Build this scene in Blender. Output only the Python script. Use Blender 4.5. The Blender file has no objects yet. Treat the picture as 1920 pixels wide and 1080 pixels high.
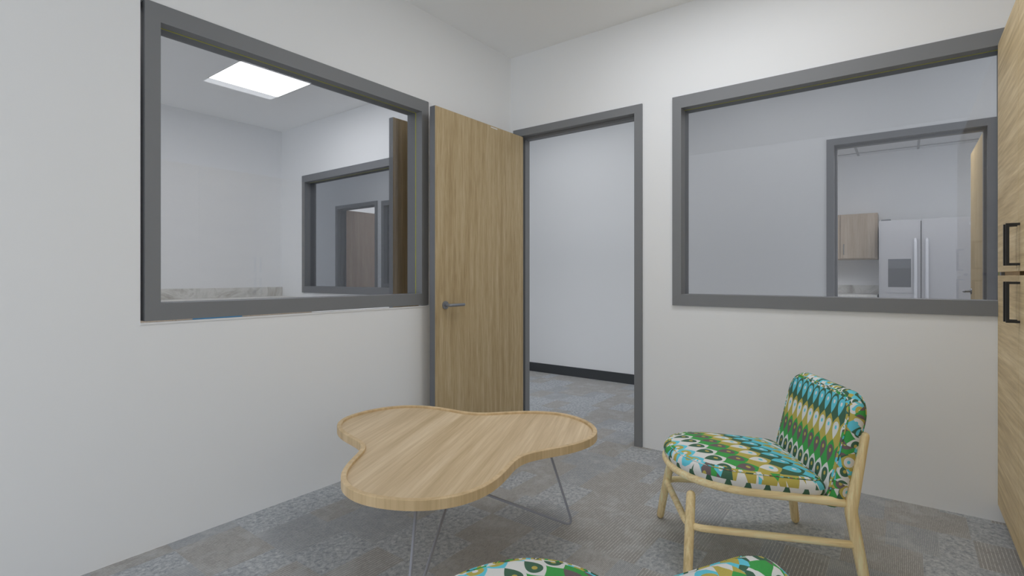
import bpy, bmesh, math, random
from mathutils import Vector, Matrix

# ------------------------------------------------------------------ camera, world, exposure
scn = bpy.context.scene
COL = scn.collection
R = math.radians
cam_d = bpy.data.cameras.new('camera')
cam = bpy.data.objects.new('camera', cam_d)
COL.objects.link(cam)
cam.location = (2.3868, -3.131, 1.0882)
cam.rotation_euler = (R(90), 0, 0.6492)
cam_d.sensor_width = 36.0
cam_d.lens = 36.0 * 971.7 / 1920.0
cam_d.shift_y = (517.75 - 540.0) / 1920.0
cam_d.clip_start = 0.02
scn.camera = cam

world = bpy.data.worlds.new('world')
scn.world = world
world.use_nodes = True
world.node_tree.nodes['Background'].inputs[0].default_value = (0.94, 0.965, 1.0, 1)
world.node_tree.nodes['Background'].inputs[1].default_value = 0.85

scn.view_settings.view_transform = 'Standard'
scn.view_settings.look = 'None'
scn.view_settings.gamma = 1.0
scn.view_settings.use_curve_mapping = False
scn.view_settings.exposure = 0.2
scn.cycles.max_bounces = 16
scn.cycles.diffuse_bounces = 12
scn.cycles.transparent_max_bounces = 16
LAMP = 5.4          # strength of the ceiling light diffusers

CH = 2.74           # ceiling height
T = 0.115           # wall thickness


# ------------------------------------------------------------------ materials
def lin(c):
    c = c / 255.0
    return c / 12.92 if c <= 0.04045 else ((c + 0.055) / 1.055) ** 2.4


def rgb(r, g, b, k=1.0):
    return (min(lin(r) * k, .95), min(lin(g) * k, .95), min(lin(b) * k, .95), 1.0)


class NT:
    """small helper for node graphs"""
    def __init__(self, name):
        self.m = bpy.data.materials.new(name)
        self.m.use_nodes = True
        self.t = self.m.node_tree
        self.n = self.t.nodes
        self.n.clear()
        self.out = self.n.new('ShaderNodeOutputMaterial')

    def node(self, kind, **kw):
        nd = self.n.new(kind)
        for k, v in kw.items():
            setattr(nd, k, v)
        return nd

    def link(self, a, b):
        self.t.links.new(a, b)

    def put(self, sock, v):
        if v is None:
            return
        if isinstance(v, bpy.types.NodeSocket):
            self.link(v, sock)
        else:
            sock.default_value = v

    def math(self, op, a, b=None, c=None, clamp=False):
        nd = self.node('ShaderNodeMath', operation=op)
        nd.use_clamp = clamp
        self.put(nd.inputs[0], a)
        self.put(nd.inputs[1], b)
        if c is not None:
            self.put(nd.inputs[2], c)
        return nd.outputs[0]

    def mix(self, f, a, b, blend='MIX'):
        nd = self.node('ShaderNodeMix', data_type='RGBA', blend_type=blend)
        self.put(nd.inputs[0], f)
        self.put(nd.inputs[6], a)
        self.put(nd.inputs[7], b)
        return nd.outputs[2]

    def coords(self, kind='Object'):
        return self.node('ShaderNodeTexCoord').outputs[kind]

    def mapping(self, vec, scale=(1, 1, 1), rot=(0, 0, 0), loc=(0, 0, 0)):
        nd = self.node('ShaderNodeMapping')
        self.link(vec, nd.inputs[0])
        nd.inputs['Location'].default_value = loc
        nd.inputs['Rotation'].default_value = rot
        nd.inputs['Scale'].default_value = scale
        return nd.outputs[0]

    def noise(self, vec, scale=5, detail=3, rough=.5, dist=0.0):
        nd = self.node('ShaderNodeTexNoise')
        self.link(vec, nd.inputs['Vector'])
        nd.inputs['Scale'].default_value = scale
        nd.inputs['Detail'].default_value = detail
        nd.inputs['Roughness'].default_value = rough
        nd.inputs['Distortion'].default_value = dist
        return nd.outputs[0]

    def ramp(self, f, stops, interp='LINEAR'):
        nd = self.node('ShaderNodeValToRGB')
        cr = nd.color_ramp
        cr.interpolation = interp
        while len(cr.elements) > 1:
            cr.elements.remove(cr.elements[-1])
        cr.elements[0].position = stops[0][0]
        cr.elements[0].color = stops[0][1]
        for p, c in stops[1:]:
            e = cr.elements.new(p)
            e.color = c
        self.link(f, nd.inputs[0])
        return nd.outputs[0]

    def sep(self, vec):
        nd = self.node('ShaderNodeSeparateXYZ')
        self.link(vec, nd.inputs[0])
        return nd.outputs

    def comb(self, x, y, z=0.0):
        nd = self.node('ShaderNodeCombineXYZ')
        self.put(nd.inputs[0], x)
        self.put(nd.inputs[1], y)
        self.put(nd.inputs[2], z)
        return nd.outputs[0]

    def bsdf(self, color, rough=.6, metal=0.0, spec=.5, bump=None, bump_s=.1, bump_d=.01):
        b = self.node('ShaderNodeBsdfPrincipled')
        self.put(b.inputs['Base Color'], color)
        self.put(b.inputs['Roughness'], rough)
        b.inputs['Metallic'].default_value = metal
        b.inputs['Specular IOR Level'].default_value = spec
        if bump is not None:
            bn = self.node('ShaderNodeBump')
            bn.inputs['Strength'].default_value = bump_s
            bn.inputs['Distance'].default_value = bump_d
            self.link(bump, bn.inputs['Height'])
            self.link(bn.outputs[0], b.inputs['Normal'])
        self.link(b.outputs[0], self.out.inputs[0])
        return self.m


def paint(name, col, rough=.7, spec=.3, metal=0.0, var=.015):
    g = NT(name)
    nz = g.noise(g.coords(), 3.0, 2)
    c2 = tuple(min(1, c * (1 + var)) for c in col[:3]) + (1,)
    c1 = tuple(c * (1 - var) for c in col[:3]) + (1,)
    return g.bsdf(g.mix(nz, c1, c2), rough, metal, spec)


def wood(name, dark, mid, light, axis='Z', rot=0.0, scale=1.0, rough=.5, knots=.35, fine=1.0):
    """straight grained veneer, the grain running along one axis of the object"""
    g = NT(name)
    v = g.mapping(g.coords(), rot=(0, 0, rot))
    k = 0.045
    s = {'X': (k, 1, 1), 'Y': (1, k, 1), 'Z': (1, 1, k)}[axis]
    v1 = g.mapping(v, scale=s)
    broad = g.noise(v1, 14 * scale, 3, .55, .25)
    narrow = g.noise(v1, 75 * scale * fine, 3, .6, .15)
    s2 = {'X': (.012, 1, 1), 'Y': (1, .012, 1), 'Z': (1, 1, .012)}[axis]
    pore = g.noise(g.mapping(v, scale=s2), 260 * scale, 2, .7)
    f = g.math('ADD', g.math('MULTIPLY', broad, .5), g.math('MULTIPLY', narrow, .5))
    c = g.ramp(f, [(.32, dark), (.5, mid), (.66, light)])
    blot = g.noise(v, 7, 2)
    c = g.mix(g.math('MULTIPLY', blot, knots), c, mid)
    pf = g.ramp(pore, [(.36, (1, 1, 1, 1)), (.5, (0, 0, 0, 1))])
    c = g.mix(g.math('MULTIPLY', pf, .22), c, dark)
    return g.bsdf(c, rough, 0, .3, bump=pore, bump_s=.05, bump_d=.002)


def make_glass(name, tint=(.840, .842, .848, 1), ior=1.48):
    g = NT(name)
    tr = g.node('ShaderNodeBsdfTransparent')
    tr.inputs[0].default_value = tint
    gl = g.node('ShaderNodeBsdfGlossy')
    gl.inputs['Roughness'].default_value = 0.0
    gl.inputs['Color'].default_value = (.95, .97, 1, 1)
    lw = g.node('ShaderNodeLayerWeight')
    lw.inputs['Blend'].default_value = .5
    f0 = ((ior - 1) / (ior + 1)) ** 2
    fr = g.math('ADD', f0, g.math('MULTIPLY', g.math('POWER', lw.outputs['Facing'], 5.0), 1 - f0), clamp=True)
    mx = g.node('ShaderNodeMixShader')
    g.link(fr, mx.inputs[0])
    g.link(tr.outputs[0], mx.inputs[1])
    g.link(gl.outputs[0], mx.inputs[2])
    g.link(mx.outputs[0], g.out.inputs[0])
    return g.m


CK = 1.9


def make_carpet():
    g = NT('carpet_planks')
    co = g.coords()
    x, y, _z = g.sep(co)
    row = g.math('FLOOR', g.math('DIVIDE', g.math('ADD', y, .03), .2525))
    wn = g.node('ShaderNodeTexWhiteNoise', noise_dimensions='1D')
    g.link(row, wn.inputs['W'])
    shift = g.math('MULTIPLY', wn.outputs[0], 3.0)
    xs = g.math('ADD', g.math('MULTIPLY', x, 6.4), shift)
    # irregular widths: jitter each cell border
    cell0 = g.math('ROUND', xs)
    wn2 = g.node('ShaderNodeTexWhiteNoise', noise_dimensions='2D')
    g.link(g.comb(cell0, row), wn2.inputs['Vector'])
    jit = g.math('MULTIPLY', g.math('SUBTRACT', wn2.outputs[0], .5), .7)
    cell = g.math('FLOOR', g.math('ADD', cell0, g.math('MULTIPLY', g.math('GREATER_THAN', g.math('SUBTRACT', xs, cell0), jit), .5)))
    side = g.math('GREATER_THAN', g.math('SUBTRACT', xs, cell0), jit)
    cell = g.math('ADD', cell0, side)
    wn3 = g.node('ShaderNodeTexWhiteNoise', noise_dimensions='2D')
    g.link(g.comb(g.math('ADD', cell, 17.3), g.math('MULTIPLY', row, 3.1)), wn3.inputs['Vector'])
    rnd = wn3.outputs[0]
    # mottled cells: pale chips with darker veins
    n1 = g.noise(g.mapping(co, scale=(1, .8, 1)), 60, 7, .72, .5)
    mott = g.ramp(n1, [(.36, rgb(92, 96, 103, CK)), (.46, rgb(118, 122, 127, CK)), (.54, rgb(134, 138, 141, CK)), (.66, rgb(154, 157, 157, CK))])
    vor = g.node('ShaderNodeTexVoronoi', feature='DISTANCE_TO_EDGE')
    warp = g.node('ShaderNodeVectorMath', operation='ADD')
    nv = g.node('ShaderNodeTexNoise')
    g.link(co, nv.inputs['Vector'])
    nv.inputs['Scale'].default_value = 30
    sc = g.node('ShaderNodeVectorMath', operation='SCALE')
    g.link(nv.outputs['Color'], sc.inputs[0])
    sc.inputs['Scale'].default_value = .055
    g.link(co, warp.inputs[0])
    g.link(sc.outputs[0], warp.inputs[1])
    g.link(warp.outputs[0], vor.inputs['Vector'])
    vor.inputs['Scale'].default_value = 55
    vein = g.ramp(vor.outputs['Distance'], [(0.0, (1, 1, 1, 1)), (.10, (0, 0, 0, 1))])
    mott = g.mix(g.math('MULTIPLY', vein, .38), mott, rgb(84, 88, 95, CK))
    # striped cells: fine pale dashed lines along the plank
    freq = g.math('ADD', 84.0, g.math('MULTIPLY', g.math('GREATER_THAN', g.math('FRACT', g.math('MULTIPLY', rnd, 13.7)), .42), 84.0))
    fx = g.math('FRACT', g.math('MULTIPLY', x, freq))
    line = g.ramp(fx, [(0.0, (1, 1, 1, 1)), (.10, (1, 1, 1, 1)), (.22, (0, 0, 0, 1)), (.95, (0, 0, 0, 1)), (1.0, (1, 1, 1, 1))])
    lid = g.math('FLOOR', g.math('MULTIPLY', x, freq))
    dash = g.noise(g.comb(g.math('MULTIPLY', lid, 3.7), g.math('MULTIPLY', y, 34.0)), 1.0, 2, .6)
    dashm = g.ramp(dash, [(.38, (0.1, .1, .1, 1)), (.56, (1, 1, 1, 1))])
    fuzz = g.noise(g.mapping(co, scale=(1, .35, 1)), 300, 3, .7)
    brown = g.ramp(fuzz, [(.3, rgb(92, 90, 88, CK)), (.7, rgb(122, 120, 117, CK))])
    blue = g.ramp(fuzz, [(.3, rgb(88, 91, 96, CK)), (.7, rgb(119, 123, 128, CK))])
    isblue = g.math('GREATER_THAN', g.math('FRACT', g.math('MULTIPLY', rnd, 7.31)), .62)
    base = g.mix(isblue, brown, blue)
    patch = g.noise(g.mapping(co, scale=(1, 1, 1)), 9, 4, .6, .4)
    base = g.mix(g.ramp(patch, [(.5, (0, 0, 0, 1)), (.66, (.5, .5, .5, 1))]), base, rgb(132, 135, 137, CK))
    lf = g.math('MULTIPLY', g.math('MULTIPLY', line, dashm), .72)
    stripes = g.mix(lf, base, rgb(176, 176, 172, CK))
    ismott = g.math('GREATER_THAN', rnd, .66)
    col = g.mix(ismott, stripes, mott)
    grain = g.noise(co, 420, 2, .6)
    col = g.mix(.2, col, g.ramp(grain, [(.3, rgb(72, 74, 77, CK)), (.7, rgb(152, 154, 155, CK))]))
    gm = g.node('ShaderNodeGamma')
    g.link(col, gm.inputs[0])
    gm.inputs[1].default_value = 0.85
    return g.bsdf(gm.outputs[0], .95, 0, .1, bump=g.math('ADD', fuzz, lf), bump_s=.3, bump_d=.003)


FK = 1.72
F_CYAN, F_WHITE, F_GREEN = rgb(82, 160, 176, FK), rgb(176, 177, 176, FK), rgb(56, 128, 66, FK)
F_OLIVE, F_DARK, F_GREY = rgb(148, 138, 72, FK), rgb(56, 84, 68, FK), rgb(90, 80, 82, FK)


def make_fabric(name, shards=0.0):
    """rows of drops in pointed ogee scales; UV: x counts columns, y counts rows"""
    g = NT(name)
    uvn = g.node('ShaderNodeUVMap')
    uvn.uv_map = 'UVMap'
    vec = uvn.outputs[0]
    if shards:
        vo = g.node('ShaderNodeTexVoronoi', feature='F1')
        g.link(vec, vo.inputs['Vector'])
        vo.inputs['Scale'].default_value = shards
        sub = g.node('ShaderNodeVectorMath', operation='MULTIPLY')
        g.link(vo.outputs['Color'], sub.inputs[0])
        sub.inputs[1].default_value = (1.0, 5.0, 0)
        ad = g.node('ShaderNodeVectorMath', operation='ADD')
        g.link(sub.outputs[0], ad.inputs[0])
        g.link(vec, ad.inputs[1])
        vec = ad.outputs[0]
    u, v, _ = g.sep(vec)
    fx = g.math('SUBTRACT', g.math('FRACT', u), .5)
    ax = g.math('ABSOLUTE', fx)
    amp = .42
    arch = g.math('POWER', g.math('SUBTRACT', 1.0, g.math('MULTIPLY', ax, 2.0)), .62)
    gg = g.math('MULTIPLY', g.math('SUBTRACT', arch, .5), amp)
    kb = g.math('FLOOR', g.math('SUBTRACT', v, gg))
    vc = g.math('SUBTRACT', v, amp / 2)
    kc = g.math('FLOOR', vc)
    t = g.math('DIVIDE', g.math('SUBTRACT', .77, g.math('SUBTRACT', vc, kc)), .77)
    tc = g.math('MAXIMUM', g.math('MINIMUM', t, 1.0), 0.0)
    w = g.math('MULTIPLY', g.math('MULTIPLY', g.math('SQRT', tc), g.math('POWER', g.math('SUBTRACT', 1.0, tc), 1.05)), .96)
    indrop = g.math('LESS_THAN', ax, w)
    e = g.math('ADD', g.math('POWER', g.math('DIVIDE', ax, .125), 2.0),
               g.math('POWER', g.math('DIVIDE', g.math('SUBTRACT', t, .32), .115), 2.0))
    indot = g.math('LESS_THAN', e, 1.0)

    def idx(k):
        return g.math('DIVIDE', g.math('ADD', g.math('FLOORED_MODULO', k, 5.0), .5), 5.0)

    def pal(f, cols):
        return g.ramp(f, [(i / 5.0, c) for i, c in enumerate(cols)], 'CONSTANT')
    bg = pal(idx(kb), [F_CYAN, F_WHITE, F_GREEN, F_OLIVE, F_DARK])
    dr = pal(idx(kc), [F_OLIVE, F_DARK, F_GREY, F_WHITE, F_CYAN])
    dt = pal(idx(kc), [F_WHITE, F_OLIVE, F_OLIVE, F_CYAN, F_WHITE])
    c = g.mix(indrop, bg, dr)
    c = g.mix(indot, c, dt)
    weave = g.noise(g.mapping(g.coords(), scale=(1, 1, 1)), 900, 2, .7)
    c = g.mix(.12, c, g.ramp(weave, [(.3, (.02, .02, .02, 1)), (.7, (.9, .9, .9, 1))]), 'OVERLAY')
    return g.bsdf(c, .85, 0, .15, bump=weave, bump_s=.15, bump_d=.001)


def make_marble(name):
    g = NT(name)
    co = g.coords()
    n = g.noise(co, 5, 6, .65, .9)
    c = g.ramp(n, [(.35, rgb(168, 168, 165, 1.4)), (.5, rgb(188, 188, 186, 1.5)), (.68, rgb(150, 148, 143, 1.45))])
    return g.bsdf(c, .35, 0, .4)


def make_steel(name, col, rough=.38, metal=.8):
    g = NT(name)
    n = g.noise(g.mapping(g.coords(), scale=(1, 1, .01)), 160, 2)
    c = g.mix(n, tuple(k * .93 for k in col[:3]) + (1,), col)
    return g.bsdf(c, rough, metal, .5)


def make_emit(name, strength):
    g = NT(name)
    e = g.node('ShaderNodeEmission')
    e.inputs[0].default_value = (.985, .988, 1.0, 1)
    e.inputs[1].default_value = strength
    g.link(e.outputs[0], g.out.inputs[0])
    return g.m


M = {}
M['wall'] = paint('wall_paint', (.855, .872, .893, 1), .8, .2, var=.004)
M['ceil'] = paint('ceiling_paint', (.925, .935, .945, 1), .85, .2, var=.003)
M['frame'] = paint('grey_metal_frame', rgb(101, 103, 106, 1.62), .5, .4)
M['edge'] = paint('grey_door_edge', rgb(95, 97, 101, 1.5), .5, .4)
M['base'] = paint('dark_baseboard', rgb(57, 60, 63, 1.3), .6, .3)
M['gasket'] = paint('olive_gasket', rgb(150, 150, 40, 1.6), .6, .3)
M['glass'] = make_glass('window_glass')
M['carpet'] = make_carpet()
M['door'] = wood('oak_door_veneer', rgb(122, 104, 75, 1.72), rgb(144, 128, 99, 1.76), rgb(162, 149, 123, 1.76), 'Z', scale=2.3)
M['door2'] = wood('walnut_door_veneer', rgb(96, 80, 56, 2.2), rgb(116, 99, 72, 2.2), rgb(134, 116, 88, 2.2), 'Z', scale=1.5)
M['door3'] = wood('taupe_door_veneer', rgb(104, 92, 81, 2.5), rgb(120, 107, 96, 2.5), rgb(134, 122, 110, 2.5), 'Z', scale=1.2)
M['cab'] = wood('oak_cabinet_veneer', rgb(134, 114, 80, 1.8), rgb(165, 147, 113, 1.85), rgb(187, 172, 143, 1.85), 'Y', scale=.8)
M['table'] = wood('light_oak_tabletop', rgb(156, 136, 105, 1.46), rgb(177, 158, 129, 1.5), rgb(194, 178, 153, 1.5), 'X', rot=R(-113.5), scale=.8)
M['rim'] = wood('oak_table_rim', rgb(148, 127, 94, 1.6), rgb(170, 149, 116, 1.64), rgb(188, 169, 138, 1.62), 'Z', scale=.5)
M['ash'] = wood('pale_ash_rail', rgb(170, 150, 106, 1.6), rgb(200, 182, 142, 1.66), rgb(218, 204, 170, 1.62), 'X', scale=1.8, knots=.2)
M['ash_leg'] = wood('pale_ash_leg', rgb(168, 148, 104, 1.6), rgb(196, 178, 138, 1.62), rgb(216, 202, 168, 1.6), 'Z', scale=1.6, knots=.2)
M['rod'] = paint('grey_steel_rod', rgb(120, 123, 132, 1.9), .5, .4)
M['lever'] = make_steel('satin_lever', rgb(118, 121, 127, 1.6), .4, .55)
M['black'] = paint('matte_black_metal', rgb(34, 34, 34, 1.2), .5, .4)
M['fabric'] = make_fabric('drop_print_fabric')
M['shard'] = make_fabric('scrambled_print_fabric', 1.15)
M['marble'] = make_marble('pale_stone')
M['steel'] = make_steel('brushed_fridge_steel', rgb(174, 175, 179, 1.25), .42, .35)
M['steel2'] = make_steel('bright_handle_steel', rgb(200, 202, 208, 1.3), .35, .4)
M['dark'] = paint('dark_grey_plastic', rgb(88, 91, 96, 1.5), .45, .4)
M['dark2'] = paint('deep_grey_plastic', rgb(78, 80, 84, 1.4), .45, .4)
M['seam'] = paint('black_gap', rgb(30, 30, 32), .8, .1)
M['kcab'] = wood('greige_cabinet_veneer', rgb(128, 116, 102, 1.9), rgb(142, 130, 117, 1.9), rgb(156, 145, 132, 1.9), 'Z', scale=1.2)
M['tbar'] = paint('ceiling_tbar', rgb(165, 166, 168, 1.2), .6, .3)
M['tile'] = paint('ceiling_tile', rgb(190, 191, 193, 1.55), .9, .1)
M['blue'] = paint('blue_laminate', rgb(50, 110, 150, 1.6), .5, .3)
M['gap_dark'] = paint('gap_shade_brown', rgb(82, 68, 44, 1.4), .7, .2)
M['pale_strip'] = paint('pale_strip_paint', (.80, .81, .83, 1), .7, .2)
M['pale'] = paint('pale_bounce_floor', (.82, .82, .81, 1), .6, .3)
M['lamp_emit'] = make_emit('lit_diffuser', LAMP)
M['lamp_hall_fill'] = make_emit('hall_fill_glow', LAMP * .42)
M['lamp_far_fill'] = make_emit('far_fill_glow', LAMP * 2.2)
M['lamp_bright'] = make_emit('bright_diffuser', LAMP * 1.08)
M['lamp_frame'] = paint('lamp_white_trim', rgb(210, 210, 210, 1.2), .5, .3)


# ------------------------------------------------------------------ mesh helpers
def mesh_obj(name, bm, mat, parent=None, smooth=False, recalc=True):
    if recalc:
        bmesh.ops.recalc_face_normals(bm, faces=bm.faces)
    me = bpy.data.meshes.new(name)
    bm.to_mesh(me)
    bm.free()
    for m in (mat if isinstance(mat, (list, tuple)) else [mat]):
        me.materials.append(m)
    if smooth:
        for p in me.polygons:
            p.use_smooth = True
    o = bpy.data.objects.new(name, me)
    COL.objects.link(o)
    if parent is not None:
        o.parent = parent
    return o


def box(bm, x0, x1, y0, y1, z0, z1, mi=0):
    vs = [bm.verts.new(p) for p in ((x0, y0, z0), (x1, y0, z0), (x1, y1, z0), (x0, y1, z0),
                                    (x0, y0, z1), (x1, y0, z1), (x1, y1, z1), (x0, y1, z1))]
    for f in ((0, 3, 2, 1), (4, 5, 6, 7), (0, 1, 5, 4), (1, 2, 6, 5), (2, 3, 7, 6), (3, 0, 4, 7)):
        fc = bm.faces.new([vs[i] for i in f])
        fc.material_index = mi
    return vs


def boxobj(name, dims, mat, parent=None, bev=0.0):
    bm = bmesh.new()
    box(bm, *dims)
    if bev:
        bmesh.ops.bevel(bm, geom=bm.edges[:], offset=bev, segments=2, affect='EDGES', profile=.6)
    return mesh_obj(name, bm, mat, parent)


def empty(name, loc=(0, 0, 0), rz=0.0, **props):
    o = bpy.data.objects.new(name, None)
    o.empty_display_size = .1
    COL.objects.link(o)
    o.location = loc
    o.rotation_euler = (0, 0, rz)
    for k, v in props.items():
        o[k] = v
    return o


def tag(o, label, cat, group=None):
    o['label'] = label
    o['category'] = cat
    if group:
        o['group'] = group
    return o


def struct(o):
    o['kind'] = 'structure'
    return o


def tube(bm, pts, rad, n=16, cap=True, closed=False, round_ends=True):
    """a swept round bar along pts; rad is a number or one per point"""
    pts = [Vector(p) for p in pts]
    rads = list(rad) if isinstance(rad, (list, tuple)) else [rad] * len(pts)
    if round_ends and not closed:
        def endcap(p, q, r):
            d = (p - q).normalized()
            out = []
            for a in (0, 30, 55, 75):
                out.append((p + d * (r * math.sin(R(a)) - r), r * math.cos(R(a))))
            return out
        s = endcap(pts[0], pts[1], rads[0])[::-1]
        e = endcap(pts[-1], pts[-2], rads[-1])
        pts = [a for a, _ in s] + pts[1:-1] + [a for a, _ in e]
        rads = [b for _, b in s] + rads[1:-1] + [b for _, b in e]
    N = len(pts)
    tang = []
    for i in range(N):
        if closed:
            t = pts[(i + 1) % N] - pts[i - 1]
        else:
            t = pts[min(i + 1, N - 1)] - pts[max(i - 1, 0)]
        tang.append(t.normalized())
    ref = Vector((0, 0, 1))
    if abs(tang[0].dot(ref)) > .9:
        ref = Vector((1, 0, 0))
    nrm = (ref - tang[0] * ref.dot(tang[0])).normalized()
    rings = []
    for i in range(N):
        nrm = (nrm - tang[i] * nrm.dot(tang[i])).normalized()
        bi = tang[i].cross(nrm)
        rings.append([bm.verts.new(pts[i] + (nrm * math.cos(2 * math.pi * k / n) + bi * math.sin(2 * math.pi * k / n)) * rads[i]) for k in range(n)])
    for i in range(N if closed else N - 1):
        a, b = rings[i], rings[(i + 1) % N]
        for k in range(n):
            f = bm.faces.new((a[k], a[(k + 1) % n], b[(k + 1) % n], b[k]))
            f.smooth = True
    if cap and not closed:
        bm.faces.new(rings[0][::-1])
        bm.faces.new(rings[-1])


def fillet(path, r, seg=8):
    """round the inner corners of a 3D polyline"""
    P = [Vector(p) for p in path]
    rs = r if isinstance(r, (list, tuple)) else [r] * len(P)
    out = [P[0]]
    for i in range(1, len(P) - 1):
        a, b, c = P[i - 1], P[i], P[i + 1]
        d1, d2 = (a - b), (c - b)
        ang = d1.angle(d2)
        cut = min(rs[i] / math.tan(ang / 2), d1.length * .49, d2.length * .49)
        s, e = b + d1.normalized() * cut, b + d2.normalized() * cut
        for k in range(seg + 1):
            t = k / seg
            # quadratic blend close to an arc
            out.append((s * (1 - t) + b * t) * (1 - t) + (b * (1 - t) + e * t) * t)
    out.append(P[-1])
    return out


def disc(bm, c, axis, r, h, n=32):
    """short cylinder from c along axis"""
    c = Vector(c)
    ax = Vector(axis).normalized()
    ref = Vector((0, 0, 1)) if abs(ax.z) < .9 else Vector((1, 0, 0))
    u = ax.cross(ref).normalized()
    w = ax.cross(u)
    a = [bm.verts.new(c + (u * math.cos(2 * math.pi * k / n) + w * math.sin(2 * math.pi * k / n)) * r) for k in range(n)]
    b = [bm.verts.new(v.co + ax * h) for v in a]
    for k in range(n):
        bm.faces.new((a[k], a[(k + 1) % n], b[(k + 1) % n], b[k]))
    bm.faces.new(a[::-1])
    bm.faces.new(b)


def wall_mesh(a0, a1, z0, z1, b0, b1, openings, along='x'):
    """a wall with openings (a_lo, a_hi, z_lo, z_hi); thickness b0..b1"""
    xs = sorted({a0, a1} | {v for o in openings for v in o[:2]})
    zs = sorted({z0, z1} | {v for o in openings for v in o[2:]})

    def solid(i, j):
        if i < 0 or j < 0 or i >= len(xs) - 1 or j >= len(zs) - 1:
            return False
        mx, mz = (xs[i] + xs[i + 1]) / 2, (zs[j] + zs[j + 1]) / 2
        return not any(o[0] < mx < o[1] and o[2] < mz < o[3] for o in openings)
    bm = bmesh.new()

    def P(a, b, z):
        return (a, b, z) if along == 'x' else (b, a, z)

    def face(*ps):
        bm.faces.new([bm.verts.new(P(*p)) for p in ps])
    for i in range(len(xs) - 1):
        for j in range(len(zs) - 1):
            if not solid(i, j):
                continue
            x0, x1, w0, w1 = xs[i], xs[i + 1], zs[j], zs[j + 1]
            face((x0, b0, w0), (x1, b0, w0), (x1, b0, w1), (x0, b0, w1))
            face((x0, b1, w0), (x0, b1, w1), (x1, b1, w1), (x1, b1, w0))
            if not solid(i - 1, j):
                face((x0, b0, w0), (x0, b0, w1), (x0, b1, w1), (x0, b1, w0))
            if not solid(i + 1, j):
                face((x1, b0, w0), (x1, b1, w0), (x1, b1, w1), (x1, b0, w1))
            if not solid(i, j - 1):
                face((x0, b0, w0), (x0, b1, w0), (x1, b1, w0), (x1, b0, w0))
            if not solid(i, j + 1):
                face((x0, b0, w1), (x1, b0, w1), (x1, b1, w1), (x0, b1, w1))
    bmesh.ops.remove_doubles(bm, verts=bm.verts, dist=1e-5)
    return bm


def ring_frame(bm, o, i, d0, d1):
    """rectangular frame: outer (a0,a1,z0,z1), inner likewise, depth d0..d1 along y"""
    def rect(r, y):
        return [bm.verts.new(p) for p in ((r[0], y, r[2]), (r[1], y, r[2]), (r[1], y, r[3]), (r[0], y, r[3]))]
    of, ob, nf, nb = rect(o, d0), rect(o, d1), rect(i, d0), rect(i, d1)
    for k in range(4):
        j = (k + 1) % 4
        bm.faces.new((of[k], of[j], nf[j], nf[k]))
        bm.faces.new((ob[k], nb[k], nb[j], ob[j]))
        bm.faces.new((of[k], ob[k], ob[j], of[j]))
        bm.faces.new((nf[k], nf[j], nb[j], nb[k]))


def window(name, loc, rz, a0, a1, proud=.013, z0=.910, z1=2.18, back=.012):
    """borrowed light: metal frame round a fixed pane; local x along the wall, y into it"""
    w = struct(empty(name, loc, rz))
    inn = (a0 + .054, a1 - .054, z0 + .069, z1 - .073)
    bm = bmesh.new()
    ring_frame(bm, (a0, a1, z0, z1), inn, -proud, T + back)
    mesh_obj('window_frame', bm, M['frame'], w)
    boxobj('pane', (inn[0] - .004, inn[1] + .004, .052, .060, inn[2] - .004, inn[3] + .004), M['glass'], w)
    bm = bmesh.new()
    e = .0016
    ring_frame(bm, (inn[0] - .003, inn[1] + .003, inn[2] - .003, inn[3] + .003), (inn[0] - .001, inn[1] - e, inn[2] - .001, inn[3] - e), .0480, .0515)
    g = mesh_obj('gasket', bm, M['gasket'], w)
    g['label'] = 'thin olive gasket line around the pane'
    return w


def door_frame(parent, a0, a1, zt=2.184, proud=.013):
    """pressed metal frame, two inch face, with a stop; local x along wall, y into it"""
    f = .052
    bm = bmesh.new()
    prof = [(-proud, 0.0), (-proud, f), (.050, f), (.050, f + .016), (T - .012, f + .016), (T - .012, f), (T + proud, f), (T + proud, 0.0)]
    # sweep the profile up one jamb, across the head and down the other
    stations = []
    for k, (y, w) in enumerate(prof):
        stations.append([(a0 + w, y, 0.0), (a0 + w, y, zt - w), (a1 - w, y, zt - w), (a1 - w, y, 0.0)])
    V = [[bm.verts.new(p) for p in s] for s in stations]
    n = len(prof)
    for k in range(n):
        a, b = V[k], V[(k + 1) % n]
        for j in range(3):
            bm.faces.new((a[j], a[j + 1], b[j + 1], b[j]))
    bm.faces.new([V[k][0] for k in range(n)])
    bm.faces.new([V[k][3] for k in range(n)][::-1])
    return mesh_obj('door_frame', bm, M['frame'], parent)


def lever(parent, x, y, z, sx, dy, mat):
    """lever on the face at x pointing outwards sx, bar running dy along y"""
    bm = bmesh.new()
    disc(bm, (x, y, z), (sx, 0, 0), .025, .008)
    s = 1 if dy > 0 else -1
    tube(bm, fillet([(x + sx * .004, y, z), (x + sx * .052, y, z), (x + sx * .052, y + dy, z)], .018, 6), .0095, 14)
    return mesh_obj('lever_handle', bm, mat, parent, smooth=False)


def door_leaf(parent, x0, x1, y0, y1, mat, z1=2.124):
    """an open leaf: veneered faces at x0 / x1, painted edges all round"""
    bm = bmesh.new()
    box(bm, x0, x1, y0, y1, .010, z1)
    bm.normal_update()
    for f in bm.faces:
        f.material_index = 0 if abs(f.normal.x) > .5 else 1
    return mesh_obj('door_leaf', bm, [mat, M['edge']], parent)


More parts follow.
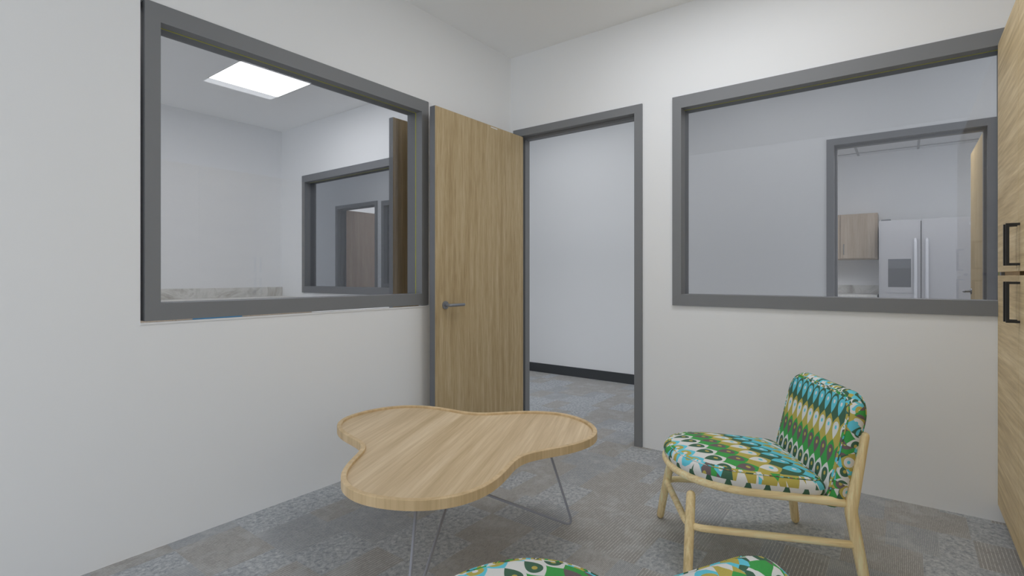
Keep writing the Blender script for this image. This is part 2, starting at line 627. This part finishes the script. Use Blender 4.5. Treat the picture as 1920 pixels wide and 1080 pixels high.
# ------------------------------------------------------------------ setting: floor, walls, ceilings
XR = 3.36            # right wall of the room, behind the tall cabinet
XF = -3.301          # far wall of the room seen through the left window
YH = 1.755           # hallway wall
YB = -3.9            # where the modelled rooms end, behind the camera
YK = 4.93            # kitchen wall
struct(boxobj('floor', (-7.2, 5.4, -3.35, 7.0, -.10, 0.0), M['carpet']))
struct(boxobj('floor_bounce_back', (-9.0, 9.0, -9.0, -3.35, -.10, 0.0), M['pale']))  # added pale floor out of view, bounces light up to the ceiling
struct(boxobj('floor_bounce_side', (5.4, 9.0, -3.35, 7.0, -.10, 0.0), M['pale']))  # added pale floor to the side, for the same bounce
struct(boxobj('ceiling', (-7.2, 5.4, YB, YH + .06, CH, CH + .10), M['ceil']))
struct(boxobj('ceiling_kitchen', (.9, 5.4, YH + .06, YK + .1, 2.65, CH + .10), M['tile']))
struct(boxobj('ceiling_office', (-7.2, .785, YH + .06, 7.0, CH, CH + .10), M['ceil']))

GL, GB = .014, .013   # the gap round the left window's frame
LW = (-2.380, -.861)
struct(mesh_obj('wall_left', wall_mesh(YB, 0.0, 0, CH, -T, 0.0, [(LW[0] - GL, LW[1] + .030, .8965, 2.18)], along='y'), M['wall']))
openB = [(.031 + .02, 1.055 - .02, 0, 2.184 - .02), (1.2513 + .004, 2.777 - .004, .914, 2.176),
         (-1.245 + .02, -.225 - .02, 0, 2.164), (-2.859 + .004, -1.337 - .004, .914, 2.176)]
struct(mesh_obj('wall_back', wall_mesh(-7.2, 5.4, 0, CH, 0.0, T, openB), M['wall']))
struct(boxobj('wall_right', (XR, XR + T, -2.12, 0.0, 0, CH), M['wall']))
struct(boxobj('wall_far_left', (XF - T, XF, YB, 0.0, 0, CH), M['wall']))
openH = [(1.879 + .02, 2.895 - .02, 0, 2.18), (-4.845 + .02, -3.808 - .02, 0, 2.18), (-3.711 + .004, -2.185 - .004, .914, 2.186)]
struct(mesh_obj('wall_hallway', wall_mesh(-7.2, 5.4, 0, CH, YH, YH + T, openH), M['wall']))
struct(boxobj('wall_kitchen', (.9, 5.4, YK, YK + T, 0, CH), M['wall']))
struct(boxobj('wall_kitchen_left', (.785, .9, YH + T, 7.0, 0, CH), M['wall']))
struct(boxobj('wall_office', (-7.2, .785, 5.2, 5.2 + T, 0, CH), M['wall']))
# hallway baseboard, broken at the frames
bm = bmesh.new()
for a, b in ((-7.2, -4.858), (-3.795, 1.866), (2.908, 5.4)):
    box(bm, a, b, YH - .010, YH, 0, .100)
struct(mesh_obj('baseboard_hallway', bm, M['base']))

# ------------------------------------------------------------------ windows and doors
# left wall window: local x runs along -y of the room, y into the wall (-x)
w1 = window('window_1', (0, 0, 0), R(90), LW[0], LW[1], proud=.006)
bm = bmesh.new()
box(bm, LW[0] - GL, LW[1] + .0295, -.0045, .010, .8968, .9045)
box(bm, LW[1] + .005, LW[1] + .0295, -.0045, .010, .9045, 2.179)
pale_strip = mesh_obj('lit_reveal_strip', bm, M['pale_strip'], w1)  # pale strip added in place of the lit wall reveal
pale_strip['label'] = 'added pale grey strip for the lit wall reveal below and beside the frame'
w2 = window('window_2', (0, 0, 0), 0, 1.2513, 2.777)
w3 = window('window_3', (0, 0, 0), 0, -2.859, -1.337)
w4 = window('window_4', (0, YH, 0), 0, -3.711, -2.185, z1=2.185)

d1 = struct(empty('door_1'))
door_frame(d1, .031, 1.055)
leaf = door_leaf(d1, .072, .117, -.912, -.004, M['door'])
lv = lever(leaf, .117, -.826, .909, 1, .125, M['lever'])
lv['label'] = 'satin grey lever handle'
pl = boxobj('name_strip', (.1171, .1178, -.381, -.310, 2.110, 2.116), M['pale_strip'], leaf)
pl['label'] = 'thin pale strip near the top of the leaf'
for z in (.25, 1.07, 1.90):
    bm = bmesh.new()
    tube(bm, [(.080, .002, z - .05), (.080, .002, z + .05)], .007, 10)
    mesh_obj('hinge', bm, M['lever'], d1)

d2 = struct(empty('door_2'))
door_frame(d2, -1.245, -.225)
leaf = door_leaf(d2, -.309, -.270, -.912, -.004, M['door2'])
lever(leaf, -.309, -.826, .909, -1, .125, M['lever'])

d3 = struct(empty('door_3'))
d3.location = (0, YH, 0)
door_frame(d3, 1.879, 2.895, 2.19)
leaf = door_leaf(d3, 2.833, 2.876, T, T + .905, M['cab'], 2.13)
leaf.data.materials[0] = M['door']
lv = lever(leaf, 2.833, T + .83, .96, -1, -.12, M['lever'])

d4 = struct(empty('door_4'))
d4.location = (0, YH, 0)
door_frame(d4, -4.845, -3.808, 2.20)
leaf = door_leaf(d4, -4.780, -4.735, T, T + .91, M['door3'], 2.14)
lever(leaf, -4.735, T + .83, .96, 1, -.12, M['lever'])


# ------------------------------------------------------------------ ceiling lights; hallway, kitchen and office ones are added
def ceiling_light(loc, label, sx=1.22, sy=.61, z=CH, emit='lamp_emit'):
    t = empty('ceiling_light', (loc[0], loc[1], z))
    tag(t, label, 'ceiling light')
    bm = bmesh.new()
    box(bm, -sx / 2 + .012, sx / 2 - .012, -sy / 2 + .012, sy / 2 - .012, -.006, -.002)
    mesh_obj('diffuser', bm, M[emit], t)
    bm = bmesh.new()
    o = (-sx / 2, sx / 2, -sy / 2, sy / 2)
    i = (-sx / 2 + .012, sx / 2 - .012, -sy / 2 + .012, sy / 2 - .012)
    for (x0, x1, y0, y1) in ((o[0], o[1], o[2], i[2]), (o[0], o[1], i[3], o[3]), (o[0], i[0], i[2], i[3]), (i[1], o[1], i[2], i[3])):
        box(bm, x0, x1, y0, y1, -.008, 0)
    mesh_obj('light_frame', bm, M['lamp_frame'], t)
    return t


ceiling_light((-1.61, -.935), 'flat lit white ceiling panel seen through the window beside the wooden door', emit='lamp_bright')
ceiling_light((1.62, -.935), 'flat lit ceiling panel above the clover shaped table and the chair')
ceiling_light((-1.61, -2.85), 'second, unseen flat ceiling panel in the room behind the left window', emit='lamp_bright')  # unseen panel, out of view behind the wall
ceiling_light((-.35, .93), 'added unseen ceiling panel lighting the hallway outside the open door', emit='lamp_hall_fill')  # this and the next three: unseen panels added to light the hallway
ceiling_light((1.6, .93), 'added unseen ceiling panel lighting the hallway outside the wide window above the chair', emit='lamp_hall_fill')
ceiling_light((-3.3, .93), 'added unseen ceiling panel lighting the far end of the hallway', emit='lamp_hall_fill')
ceiling_light((3.4, .93), 'added unseen ceiling panel lighting the hallway outside the kitchen doorway', emit='lamp_hall_fill')
ceiling_light((2.5, 2.75), 'added unseen ceiling panel lighting the kitchen beyond the hallway', z=2.65, emit='lamp_far_fill')  # unseen panel added to brighten the kitchen
ceiling_light((-4.0, 3.4), 'added unseen ceiling panel lighting the room beyond the far hallway door', emit='lamp_far_fill')  # unseen panel added to brighten the room beyond


# ------------------------------------------------------------------ tall cabinet
def tall_cabinet(yc0, label):
    x0 = 2.713
    t = empty('tall_cabinet', (x0, yc0, 0))
    tag(t, label, 'cabinet')
    ym, ye = 0.0, .528   # local y of the seam and half width
    bm = bmesh.new()
    box(bm, .0215, XR - x0 - .004, -ye, ye - .001, .078, 2.113)
    box(bm, .085, XR - x0 - .004, -ye, ye - .001, 0.0, .078)
    mesh_obj('carcass', bm, M['cab'], t)
    sl = boxobj('gap_shade', (.0035, .0215, -.0023, .0023, .080, 2.111), M['gap_dark'], t)  # dark filler, gives the door gap its shade
    sl['label'] = 'dark brown strip standing in for the shaded gap between the doors'
    for (z0, z1, hz0, hz1) in ((1.106, 2.113, 1.127, 1.279), (.078, 1.091, .920, 1.068)):
        for s in (1, -1):
            a, b = (.0024, ye) if s > 0 else (-ye, -.0024)
            d = boxobj('cabinet_door', (0.0, .020, a, b, z0, z1), M['cab'], t, bev=.0012)
            bm = bmesh.new()
            yc = s * .030 if s > 0 else -.028
            w, dep, th = .006, .037, .009
            box(bm, -dep, -dep + th, yc - w, yc + w, hz0, hz1)
            box(bm, -dep + th - .0005, .001, yc - w, yc + w, hz0, hz0 + .0085)
            box(bm, -dep + th - .0005, .001, yc - w, yc + w, hz1 - .0085, hz1)
            h = mesh_obj('bar_pull', bm, M['black'], d)
            h['label'] = 'black square bar pull'
    return t


tall_cabinet(-.53, 'tall oak veneer cabinet with black bar pulls standing against the glazed wall')
tall_cabinet(-1.59, 'second tall oak veneer cabinet, next along the row towards the viewer')


# ------------------------------------------------------------------ clover coffee table
def clover_table():
    cx, cy = .9475, -1.618
    cf = (0.49161026, -0.12434571, 0.02007322, -0.00922864, 0.00349321, 0.00324935, -0.00208562)

    def rad(a):
        r = cf[0]
        for k in (1, 2, 3):
            r += cf[2 * k - 1] * math.cos(3 * k * a) + cf[2 * k] * math.sin(3 * k * a)
        return r
    N = 132
    out = [Vector((rad(2 * math.pi * i / N) * math.cos(2 * math.pi * i / N), rad(2 * math.pi * i / N) * math.sin(2 * math.pi * i / N))) for i in range(N)]

    def inset(d):
        res = []
        for i in range(N):
            t = (out[(i + 1) % N] - out[i - 1]).normalized()
            res.append(out[i] + Vector((-t.y, t.x)) * d)
        return res
    t = empty('coffee_table', (cx, cy, 0))
    tag(t, 'three lobed clover shaped light oak coffee table on thin grey hairpin legs', 'coffee table')
    zb, zt = .4190, .450
    inn = inset(.0175)
    # rim: upright band around the tray
    bm = bmesh.new()
    prof = [(out, zb), (out, zt - .0015), (inset(.0015), zt), (inset(.016), zt), (inn, zt - .0015), (inn, zb)]
    V = [[bm.verts.new((p.x, p.y, z)) for p in pts] for pts, z in prof]
    for k in range(len(V)):
        a, b = V[k], V[(k + 1) % len(V)]
        for i in range(N):
            j = (i + 1) % N
            bm.faces.new((a[i], a[j], b[j], b[i]))
    r = mesh_obj('rim', bm, M['rim'], t)
    # tray panel
    bm = bmesh.new()
    top = [bm.verts.new((p.x, p.y, zt - .0095)) for p in inset(.0176)]
    bot = [bm.verts.new((p.x, p.y, zb + .004)) for p in inset(.0176)]
    ct = bm.verts.new((0, 0, zt - .0095))
    cb = bm.verts.new((0, 0, zb + .004))
    for i in range(N):
        j = (i + 1) % N
        bm.faces.new((top[i], top[j], ct))
        bm.faces.new((bot[j], bot[i], cb))
        bm.faces.new((bot[i], bot[j], top[j], top[i]))
    mesh_obj('tabletop', bm, M['table'], t)
    th = .992
    for k in range(3):
        a = th + k * 2 * math.pi / 3
        def P(r, off, z):
            return (r * math.cos(a + off) + .0075, r * math.sin(a + off) - .002, z)
        bm = bmesh.new()
        F = P(.523, 0, .0052)
        tube(bm, fillet([P(.382, -.028, .418), F, P(.312, -3.121, .418)], .020, 8), .0052, 12, round_ends=False)
        l = mesh_obj('hairpin_leg', bm, M['rod'], t, smooth=False)
    return t


clover_table()


# ------------------------------------------------------------------ printed low chairs
def superell(t, a, b, n):
    c, s = math.cos(t), math.sin(t)
    return a * math.copysign(abs(c) ** (2 / n), c), b * math.copysign(abs(s) ** (2 / n), s)


def resample(pts, n):
    P = [Vector(p) for p in pts]
    L = [0.0]
    m = len(P)
    for i in range(m):
        L.append(L[-1] + (P[(i + 1) % m] - P[i]).length)
    tot = L[-1]
    res, i = [], 0
    for k in range(n):
        s = tot * k / n
        while L[i + 1] < s:
            i += 1
        f = (s - L[i]) / max(1e-9, L[i + 1] - L[i])
        res.append(P[i].lerp(P[(i + 1) % m], f))
    return res, tot


def pillow(name, outline, levels, to3d, uv_top, uv_side, parent, N=120, topcap=None):
    """cushion from an outline (counter-clockwise) and levels (inset, height, kind) from underside to crown"""
    pts, per = resample(outline, N)

    def inset(d):
        r = []
        for i in range(N):
            t = (pts[(i + 1) % N] - pts[i - 1]).normalized()
            r.append(pts[i] + Vector((-t.y, t.x)) * d)
        return r
    cen = sum(pts, Vector((0, 0))) / N
    rings, hs, kinds = [], [], []
    for (d, h, kd) in levels:
        if d >= 0.06:      # deep inside: shrink towards the centre instead of offsetting
            base = inset(.06)
            f = 1 - (d - .06) / (.235 - .06)
            rr = [cen + (p - cen) * f for p in base]
        else:
            rr = inset(d)
        rings.append(rr)
        hs.append(h)
        kinds.append(kd)
    bm = bmesh.new()
    uvl = bm.loops.layers.uv.new('UVMap')
    V = [[bm.verts.new(to3d(p.x, p.y, h)) for p in rr] for rr, h in zip(rings, hs)]
    lv = [0.0]
    for a in range(1, len(levels)):
        lv.append(lv[-1] + math.hypot(levels[a][0] - levels[a - 1][0], hs[a] - hs[a - 1]))
    for a in range(len(V) - 1):
        kd = kinds[a + 1]
        for i in range(N):
            j = (i + 1) % N
            f = bm.faces.new((V[a][i], V[a][j], V[a + 1][j], V[a + 1][i]))
            f.smooth = True
            f.material_index = 1 if kd == 'shard' else 0
            for lp, (lvl, ii, arc) in zip(f.loops, ((a, i, i), (a, j, i + 1), (a + 1, j, i + 1), (a + 1, i, i))):
                if kd == 'top':
                    p = rings[lvl][ii]
                    lp[uvl].uv = uv_top(p.x, p.y)
                else:
                    lp[uvl].uv = uv_side(per * arc / N, lv[lvl])
    for ring, h, rr in ((V[-1], hs[-1], rings[-1]), (V[0], hs[0], rings[0])):
        c = bm.verts.new(to3d(cen.x, cen.y, h))
        for i in range(N):
            j = (i + 1) % N
            f = bm.faces.new((ring[i], ring[j], c))
            f.smooth = True
            for lp, p in zip(f.loops, (rr[i], rr[j], cen)):
                lp[uvl].uv = uv_top(p.x, p.y)
    o = mesh_obj(name, bm, [M['fabric'], M['shard']], parent)
    # piping along the two seams
    for (d, h) in (levels[2][:2], [l for l in levels if l[2] == 'shard'][-2][:2]):
        bm = bmesh.new()
        uvl = bm.loops.layers.uv.new('UVMap')
        tube(bm, [to3d(p.x, p.y, h) for p in inset(d - .0006)], .0022, 8, closed=True)
        for f in bm.faces:
            for lp in f.loops:
                q = lp.vert.co
                lp[uvl].uv = (q.x * 24 + q.y * 19, q.z * 24 + q.y * 7)
        mesh_obj('piping', bm, M['shard'], o)
    return o


def make_chair(loc, rz):
    t = empty('low_chair', loc, rz)
    zc = lambda a: .329 - .075 * a          # centre line height of the tilted seat rail
    # --- frame ---
    for s in (1, -1):
        bm = bmesh.new()
        tube(bm, [(-.287, s * .266, 0.0), (-.276, s * .236, .11), (-.262, s * .198, .23), (-.252, s * .170, .303)], [.0155, .0165, .0168, .0160], 18)
        mesh_obj('front_leg', bm, M['ash_leg'], t)
        bm = bmesh.new()
        tube(bm, fillet([(.300, s * .277, 0.0), (.257, s * .252, .290), (.308, s * .246, .556)], .10, 8),
             [.0165] + [.0200] * 9 + [.0140], 18)
        mesh_obj('rear_leg', bm, M['ash_leg'], t)
    # seat rail, one bent bar round the front
    ring = []
    for i in range(33):
        th = -math.pi / 2 + math.pi * i / 32
        x, y = superell(th, .259, .238, 2.25)
        ring.append((-.045 - x, y))
    path = [(.250, -.243)] + [(.15, -.241), (.05, -.2395)] + ring + [(.05, .2395), (.15, .241), (.250, .243)]
    bm = bmesh.new()
    tube(bm, [(a, b, zc(a)) for a, b in path], .0155, 16)
    mesh_obj('seat_rail', bm, M['ash'], t)
    # lower stretcher
    bm = bmesh.new()
    tube(bm, fillet([(.275, -.260, .176), (-.272, -.222, .192), (-.272, .222, .192), (.275, .260, .176)], .065, 10), .0125, 16)
    mesh_obj('stretcher', bm, M['ash'], t)
    bm = bmesh.new()
    tube(bm, [(.262, -.25, .300), (.262, .25, .300)], .0125, 14)
    mesh_obj('back_rail', bm, M['ash'], t)
    # --- seat cushion ---
    out = [(.03, .247), (-.04, .247)]
    for i in range(1, 40):
        th = math.pi / 2 - math.pi * i / 40
        x, y = superell(th, .264, .247, 2.25)
        out.append((-.045 - x, y))
    out += [(-.04, -.247), (.03, -.247), (.10, -.247)]
    for i in range(9):
        th = R(-90 + 90 * i / 8)
        out.append((.140 + .055 * math.cos(th), -.190 + .055 * math.sin(th)))
    for i in range(9):
        th = R(90 * i / 8)
        out.append((.140 + .055 * math.cos(th), .190 + .055 * math.sin(th)))
    out.append((.10, .247))
    cz = math.cos(.075)
    seat = pillow('seat_cushion', out,
                  [(.040, .004, 'top'), (.012, .006, 'side'), (.004, .010, 'side'), (-.003, .022, 'side'), (-.0045, .034, 'side'), (-.001, .046, 'shard'), (.005, .055, 'shard'),
                   (.014, .0615, 'shard'), (.026, .0665, 'shard'), (.040, .0705, 'top'), (.058, .075, 'top'), (.09, .080, 'top'), (.13, .084, 'top'), (.18, .087, 'top'), (.22, .088, 'top')],
                  lambda a, b, h: (a, b, zc(a) + h),
                  lambda a, b: ((-b + .12 * (a + .19) - .034) / .06 + .5, 1.72 + (a + .28 * b + .202) / .085),
                  lambda s, h: (s / .064, 1.62 - h / .20), t)
    # --- back cushion ---
    W, H, rr = .250, .412, .090
    o2 = []
    for cx_, cy_, a0, r_ in ((W - .07, .07, -90, .07), (W - rr, H - rr, 0, rr), (-(W - rr), H - rr, 90, rr), (-(W - .07), .07, 180, .07)):
        for i in range(13):
            th = R(a0 + 90 * i / 12)
            o2.append((cx_ + r_ * math.cos(th), cy_ + r_ * math.sin(th)))
    tilt = R(13.0)
    up = Vector((math.sin(tilt), 0, math.cos(tilt)))
    fr = Vector((-math.cos(tilt), 0, math.sin(tilt)))
    base = Vector((.238, 0, .272))

    def bk(b, s, h):
        return base + Vector((0, b, 0)) + up * s + fr * h
    # outline seen from the front runs clockwise in (b, s); mirror b to keep it counter-clockwise
    pillow('back_cushion', o2,
           [(.05, -.008, 'top'), (.022, -.004, 'shard'), (.006, .004, 'shard'), (-.002, .014, 'shard'), (-.003, .028, 'shard'), (-.001, .040, 'shard'), (.006, .049, 'shard'), (.014, .0550, 'shard'),
            (.024, .0585, 'shard'), (.040, .0610, 'top'), (.058, .062, 'top'), (.09, .0635, 'top'), (.13, .0645, 'top'), (.18, .0655, 'top'), (.22, .066, 'top')],
           bk,
           lambda b, s: ((b + .003) / .0465 + .5, 1.72 + (s - .108) / .083),
           lambda s, h: (s / .048, .95 + h / .060), t)
    return t


chair = make_chair((1.888, -.943, 0), R(31.2))
tag(chair, 'low chair in green and turquoise drop print fabric, pale wood frame, near the cabinet', 'chair', 'printed low chairs')


def copy_tree(o, parent=None):
    c = o.copy()
    COL.objects.link(c)
    if parent is not None:
        c.parent = parent
    for ch in o.children:
        copy_tree(ch, c)
    return c


chair2 = copy_tree(chair)
chair2.location = (1.8705, -2.336, 0)
chair2.rotation_euler = (0, 0, R(-28.4))
tag(chair2, 'printed low chair cut off by the bottom edge, only seat and backrest tops showing', 'chair', 'printed low chairs')


# ------------------------------------------------------------------ room behind the left window
def sink_counter():
    bc = empty('base_cabinet', (-3.0, -1.3, 0))
    tag(bc, 'low wood base cabinet under the pale worktop behind the left window', 'cabinet')
    boxobj('carcass', (-.295, .30, -1.295, 1.295, .09, .823), M['kcab'], bc)
    boxobj('plinth', (-.295, .24, -1.295, 1.295, 0, .09), M['base'], bc)
    for k in range(4):
        y = -1.295 + k * .6475
        d = boxobj('cabinet_door', (.300, .319, y + .002, y + .6455, .095, .818), M['kcab'], bc)
        boxobj('bar_pull', (.319, .345, y + .30, y + .35, .76, .772), M['black'], d)
    p = boxobj('blue_panel', (.3195, .328, .13, .56, .45, .815), M['blue'], bc)
    p['label'] = 'blue front panel'
    ct = empty('countertop', (-3.0, -1.3, .823))
    tag(ct, 'pale stone worktop with low upstand along the wall behind the left window', 'countertop')
    boxobj('worktop', (-.300, .335, -1.298, 1.299, 0.0, .040), M['marble'], ct, bev=.002)
    boxobj('upstand', (-.300, -.281, -1.298, 1.299, .0402, .142), M['marble'], ct)


sink_counter()


# ------------------------------------------------------------------ kitchen beyond the hallway
def fridge():
    x0, x1, xs, yf, zt = 2.146, 3.062, 2.5255, 4.14, 1.718
    t = empty('refrigerator', ((x0 + x1) / 2, yf, 0))
    tag(t, 'stainless steel side by side refrigerator with dark dispenser in the kitchen beyond', 'refrigerator')
    ox = (x0 + x1) / 2
    boxobj('body', (x0 - ox + .006, x1 - ox - .006, .075, .76, .02, zt - .012), M['dark'], t, bev=.004)
    for (a, b) in ((x0, xs - .004), (xs + .004, x1)):
        left = a == x0
        bm = bmesh.new()
        box(bm, a - ox, b - ox, 0.0, .068, .06, zt)
        bmesh.ops.bevel(bm, geom=[e for e in bm.edges if abs(e.verts[0].co.z - e.verts[1].co.z) > .5], offset=.014, segments=4, affect='EDGES')
        d = mesh_obj('fridge_door', bm, M['steel'], t)
        hx = (xs - .049 if left else xs + .049) - ox
        bm = bmesh.new()
        tube(bm, fillet([(hx, .002, 1.50), (hx, -.045, 1.485), (hx, -.045, .62), (hx, .002, .60)], .03, 6), .0155, 14)
        mesh_obj('door_handle', bm, M['steel2'], d)
        if left:
            bm = bmesh.new()
            # recessed looking bezel and cavity
            ring_frame(bm, (2.218 - ox, 2.450 - ox, .900, 1.295), (2.231 - ox, 2.437 - ox, .964, 1.281), -.006, .004)
            mesh_obj('dispenser_frame', bm, M['steel'], d)
            boxobj('dispenser_screen', (2.231 - ox, 2.437 - ox, -.004, .001, 1.176, 1.281), M['dark'], d)
            boxobj('dispenser_well', (2.231 - ox, 2.437 - ox, -.002, .001, .964, 1.176), M['dark2'], d)
        else:
            bm = bmesh.new()
            c = (2.935 - ox, 0, 1.645)
            disc(bm, c, (0, -1, 0), .017, .003, 28)
            badge = mesh_obj('round_badge', bm, M['steel2'], d)
            bm = bmesh.new()
            for sgn in (-1, 1):
                pts = []
                for i in range(15):
                    a = R(-60 + 300 * i / 14)
                    pts.append((c[0] + sgn * (.0055 + .0045 * math.cos(a)), -.0035, c[2] + .0055 * math.sin(a)))
                tube(bm, pts, .0009, 6)
            tube(bm, [(c[0] + .0145 * math.cos(2 * math.pi * i / 28), -.0035, c[2] + .0145 * math.sin(2 * math.pi * i / 28)) for i in range(28)], .0009, 6, closed=True)
            mesh_obj('badge_letters', bm, M['dark'], badge)
    for a in (x0 + .02, x1 - .11):
        boxobj('hinge_cover', (a - ox, a - ox + .09, .02, .11, zt - .010, zt + .016), M['dark'], t, bev=.004)
    for a in (x0 + .05, x1 - .09):
        boxobj('foot', (a - ox, a - ox + .04, .10, .14, 0, .022), M['dark2'], t)


fridge()


def kitchen_units():
    # wall cabinet
    t = empty('wall_cabinet', (1.42, YK, 1.297))
    tag(t, 'greige wood wall cabinet hanging beside the steel refrigerator', 'cabinet')
    x0, x1 = 1.00 - 1.42, 2.118 - 1.42
    boxobj('carcass', (x0, x1, -.329, -.001, 0.0, .566), M['kcab'], t, bev=.001)
    for (a, b, hs) in ((x0 + .006, 1.729 - 1.42, -1), (1.735 - 1.42, 2.094 - 1.42, 1)):
        d = boxobj('cabinet_door', (a, b, -.350, -.330, .012, .553), M['kcab'], t, bev=.0012)
        hx = (a + .036) if hs > 0 else (b - .036)
        bm = bmesh.new()
        tube(bm, fillet([(hx, -.350, .062), (hx, -.372, .066), (hx, -.372, .186), (hx, -.350, .190)], .008, 4), .0045, 10)
        mesh_obj('bar_pull', bm, M['lever'], d)
    # base cabinet and worktop
    b = empty('base_cabinet', (1.52, YK, 0))
    tag(b, 'greige base cabinet under the worktop beside the refrigerator in the kitchen', 'cabinet')
    boxobj('carcass', (-.60, .60, -.58, -.002, .09, .828), M['kcab'], b)
    boxobj('plinth', (-.60, .60, -.52, -.002, 0, .09), M['base'], b)
    for k in range(2):
        d = boxobj('cabinet_door', (-.598 + k * .6, -.002 + k * .6, -.600, -.5805, .095, .824), M['kcab'], b)
        boxobj('bar_pull', (-.33 + k * .6, -.27 + k * .6, -.625, -.600, .76, .772), M['black'], d)
    c = empty('countertop', (1.52, YK, .828))
    tag(c, 'pale stone worktop with low upstand beside the kitchen refrigerator', 'countertop')
    boxobj('worktop', (-.60, .605, -.625, -.002, 0, .040), M['marble'], c, bev=.002)
    boxobj('upstand', (-.60, .605, -.020, -.002, .0402, .145), M['marble'], c)
    # ceiling grid
    bm = bmesh.new()
    for k in range(-1, 6):
        x = 1.903 + k * .609
        if .91 < x < 5.39:
            box(bm, x - .012, x + .012, YH + T, YK, 2.644, 2.6505)
    for k in range(0, 5):
        y = 4.765 - k * .609
        if y > YH + T:
            box(bm, .9, 5.4, y - .012, y + .012, 2.6445, 2.6505)
    struct(mesh_obj('trim_1', bm, M['tbar']))


kitchen_units()
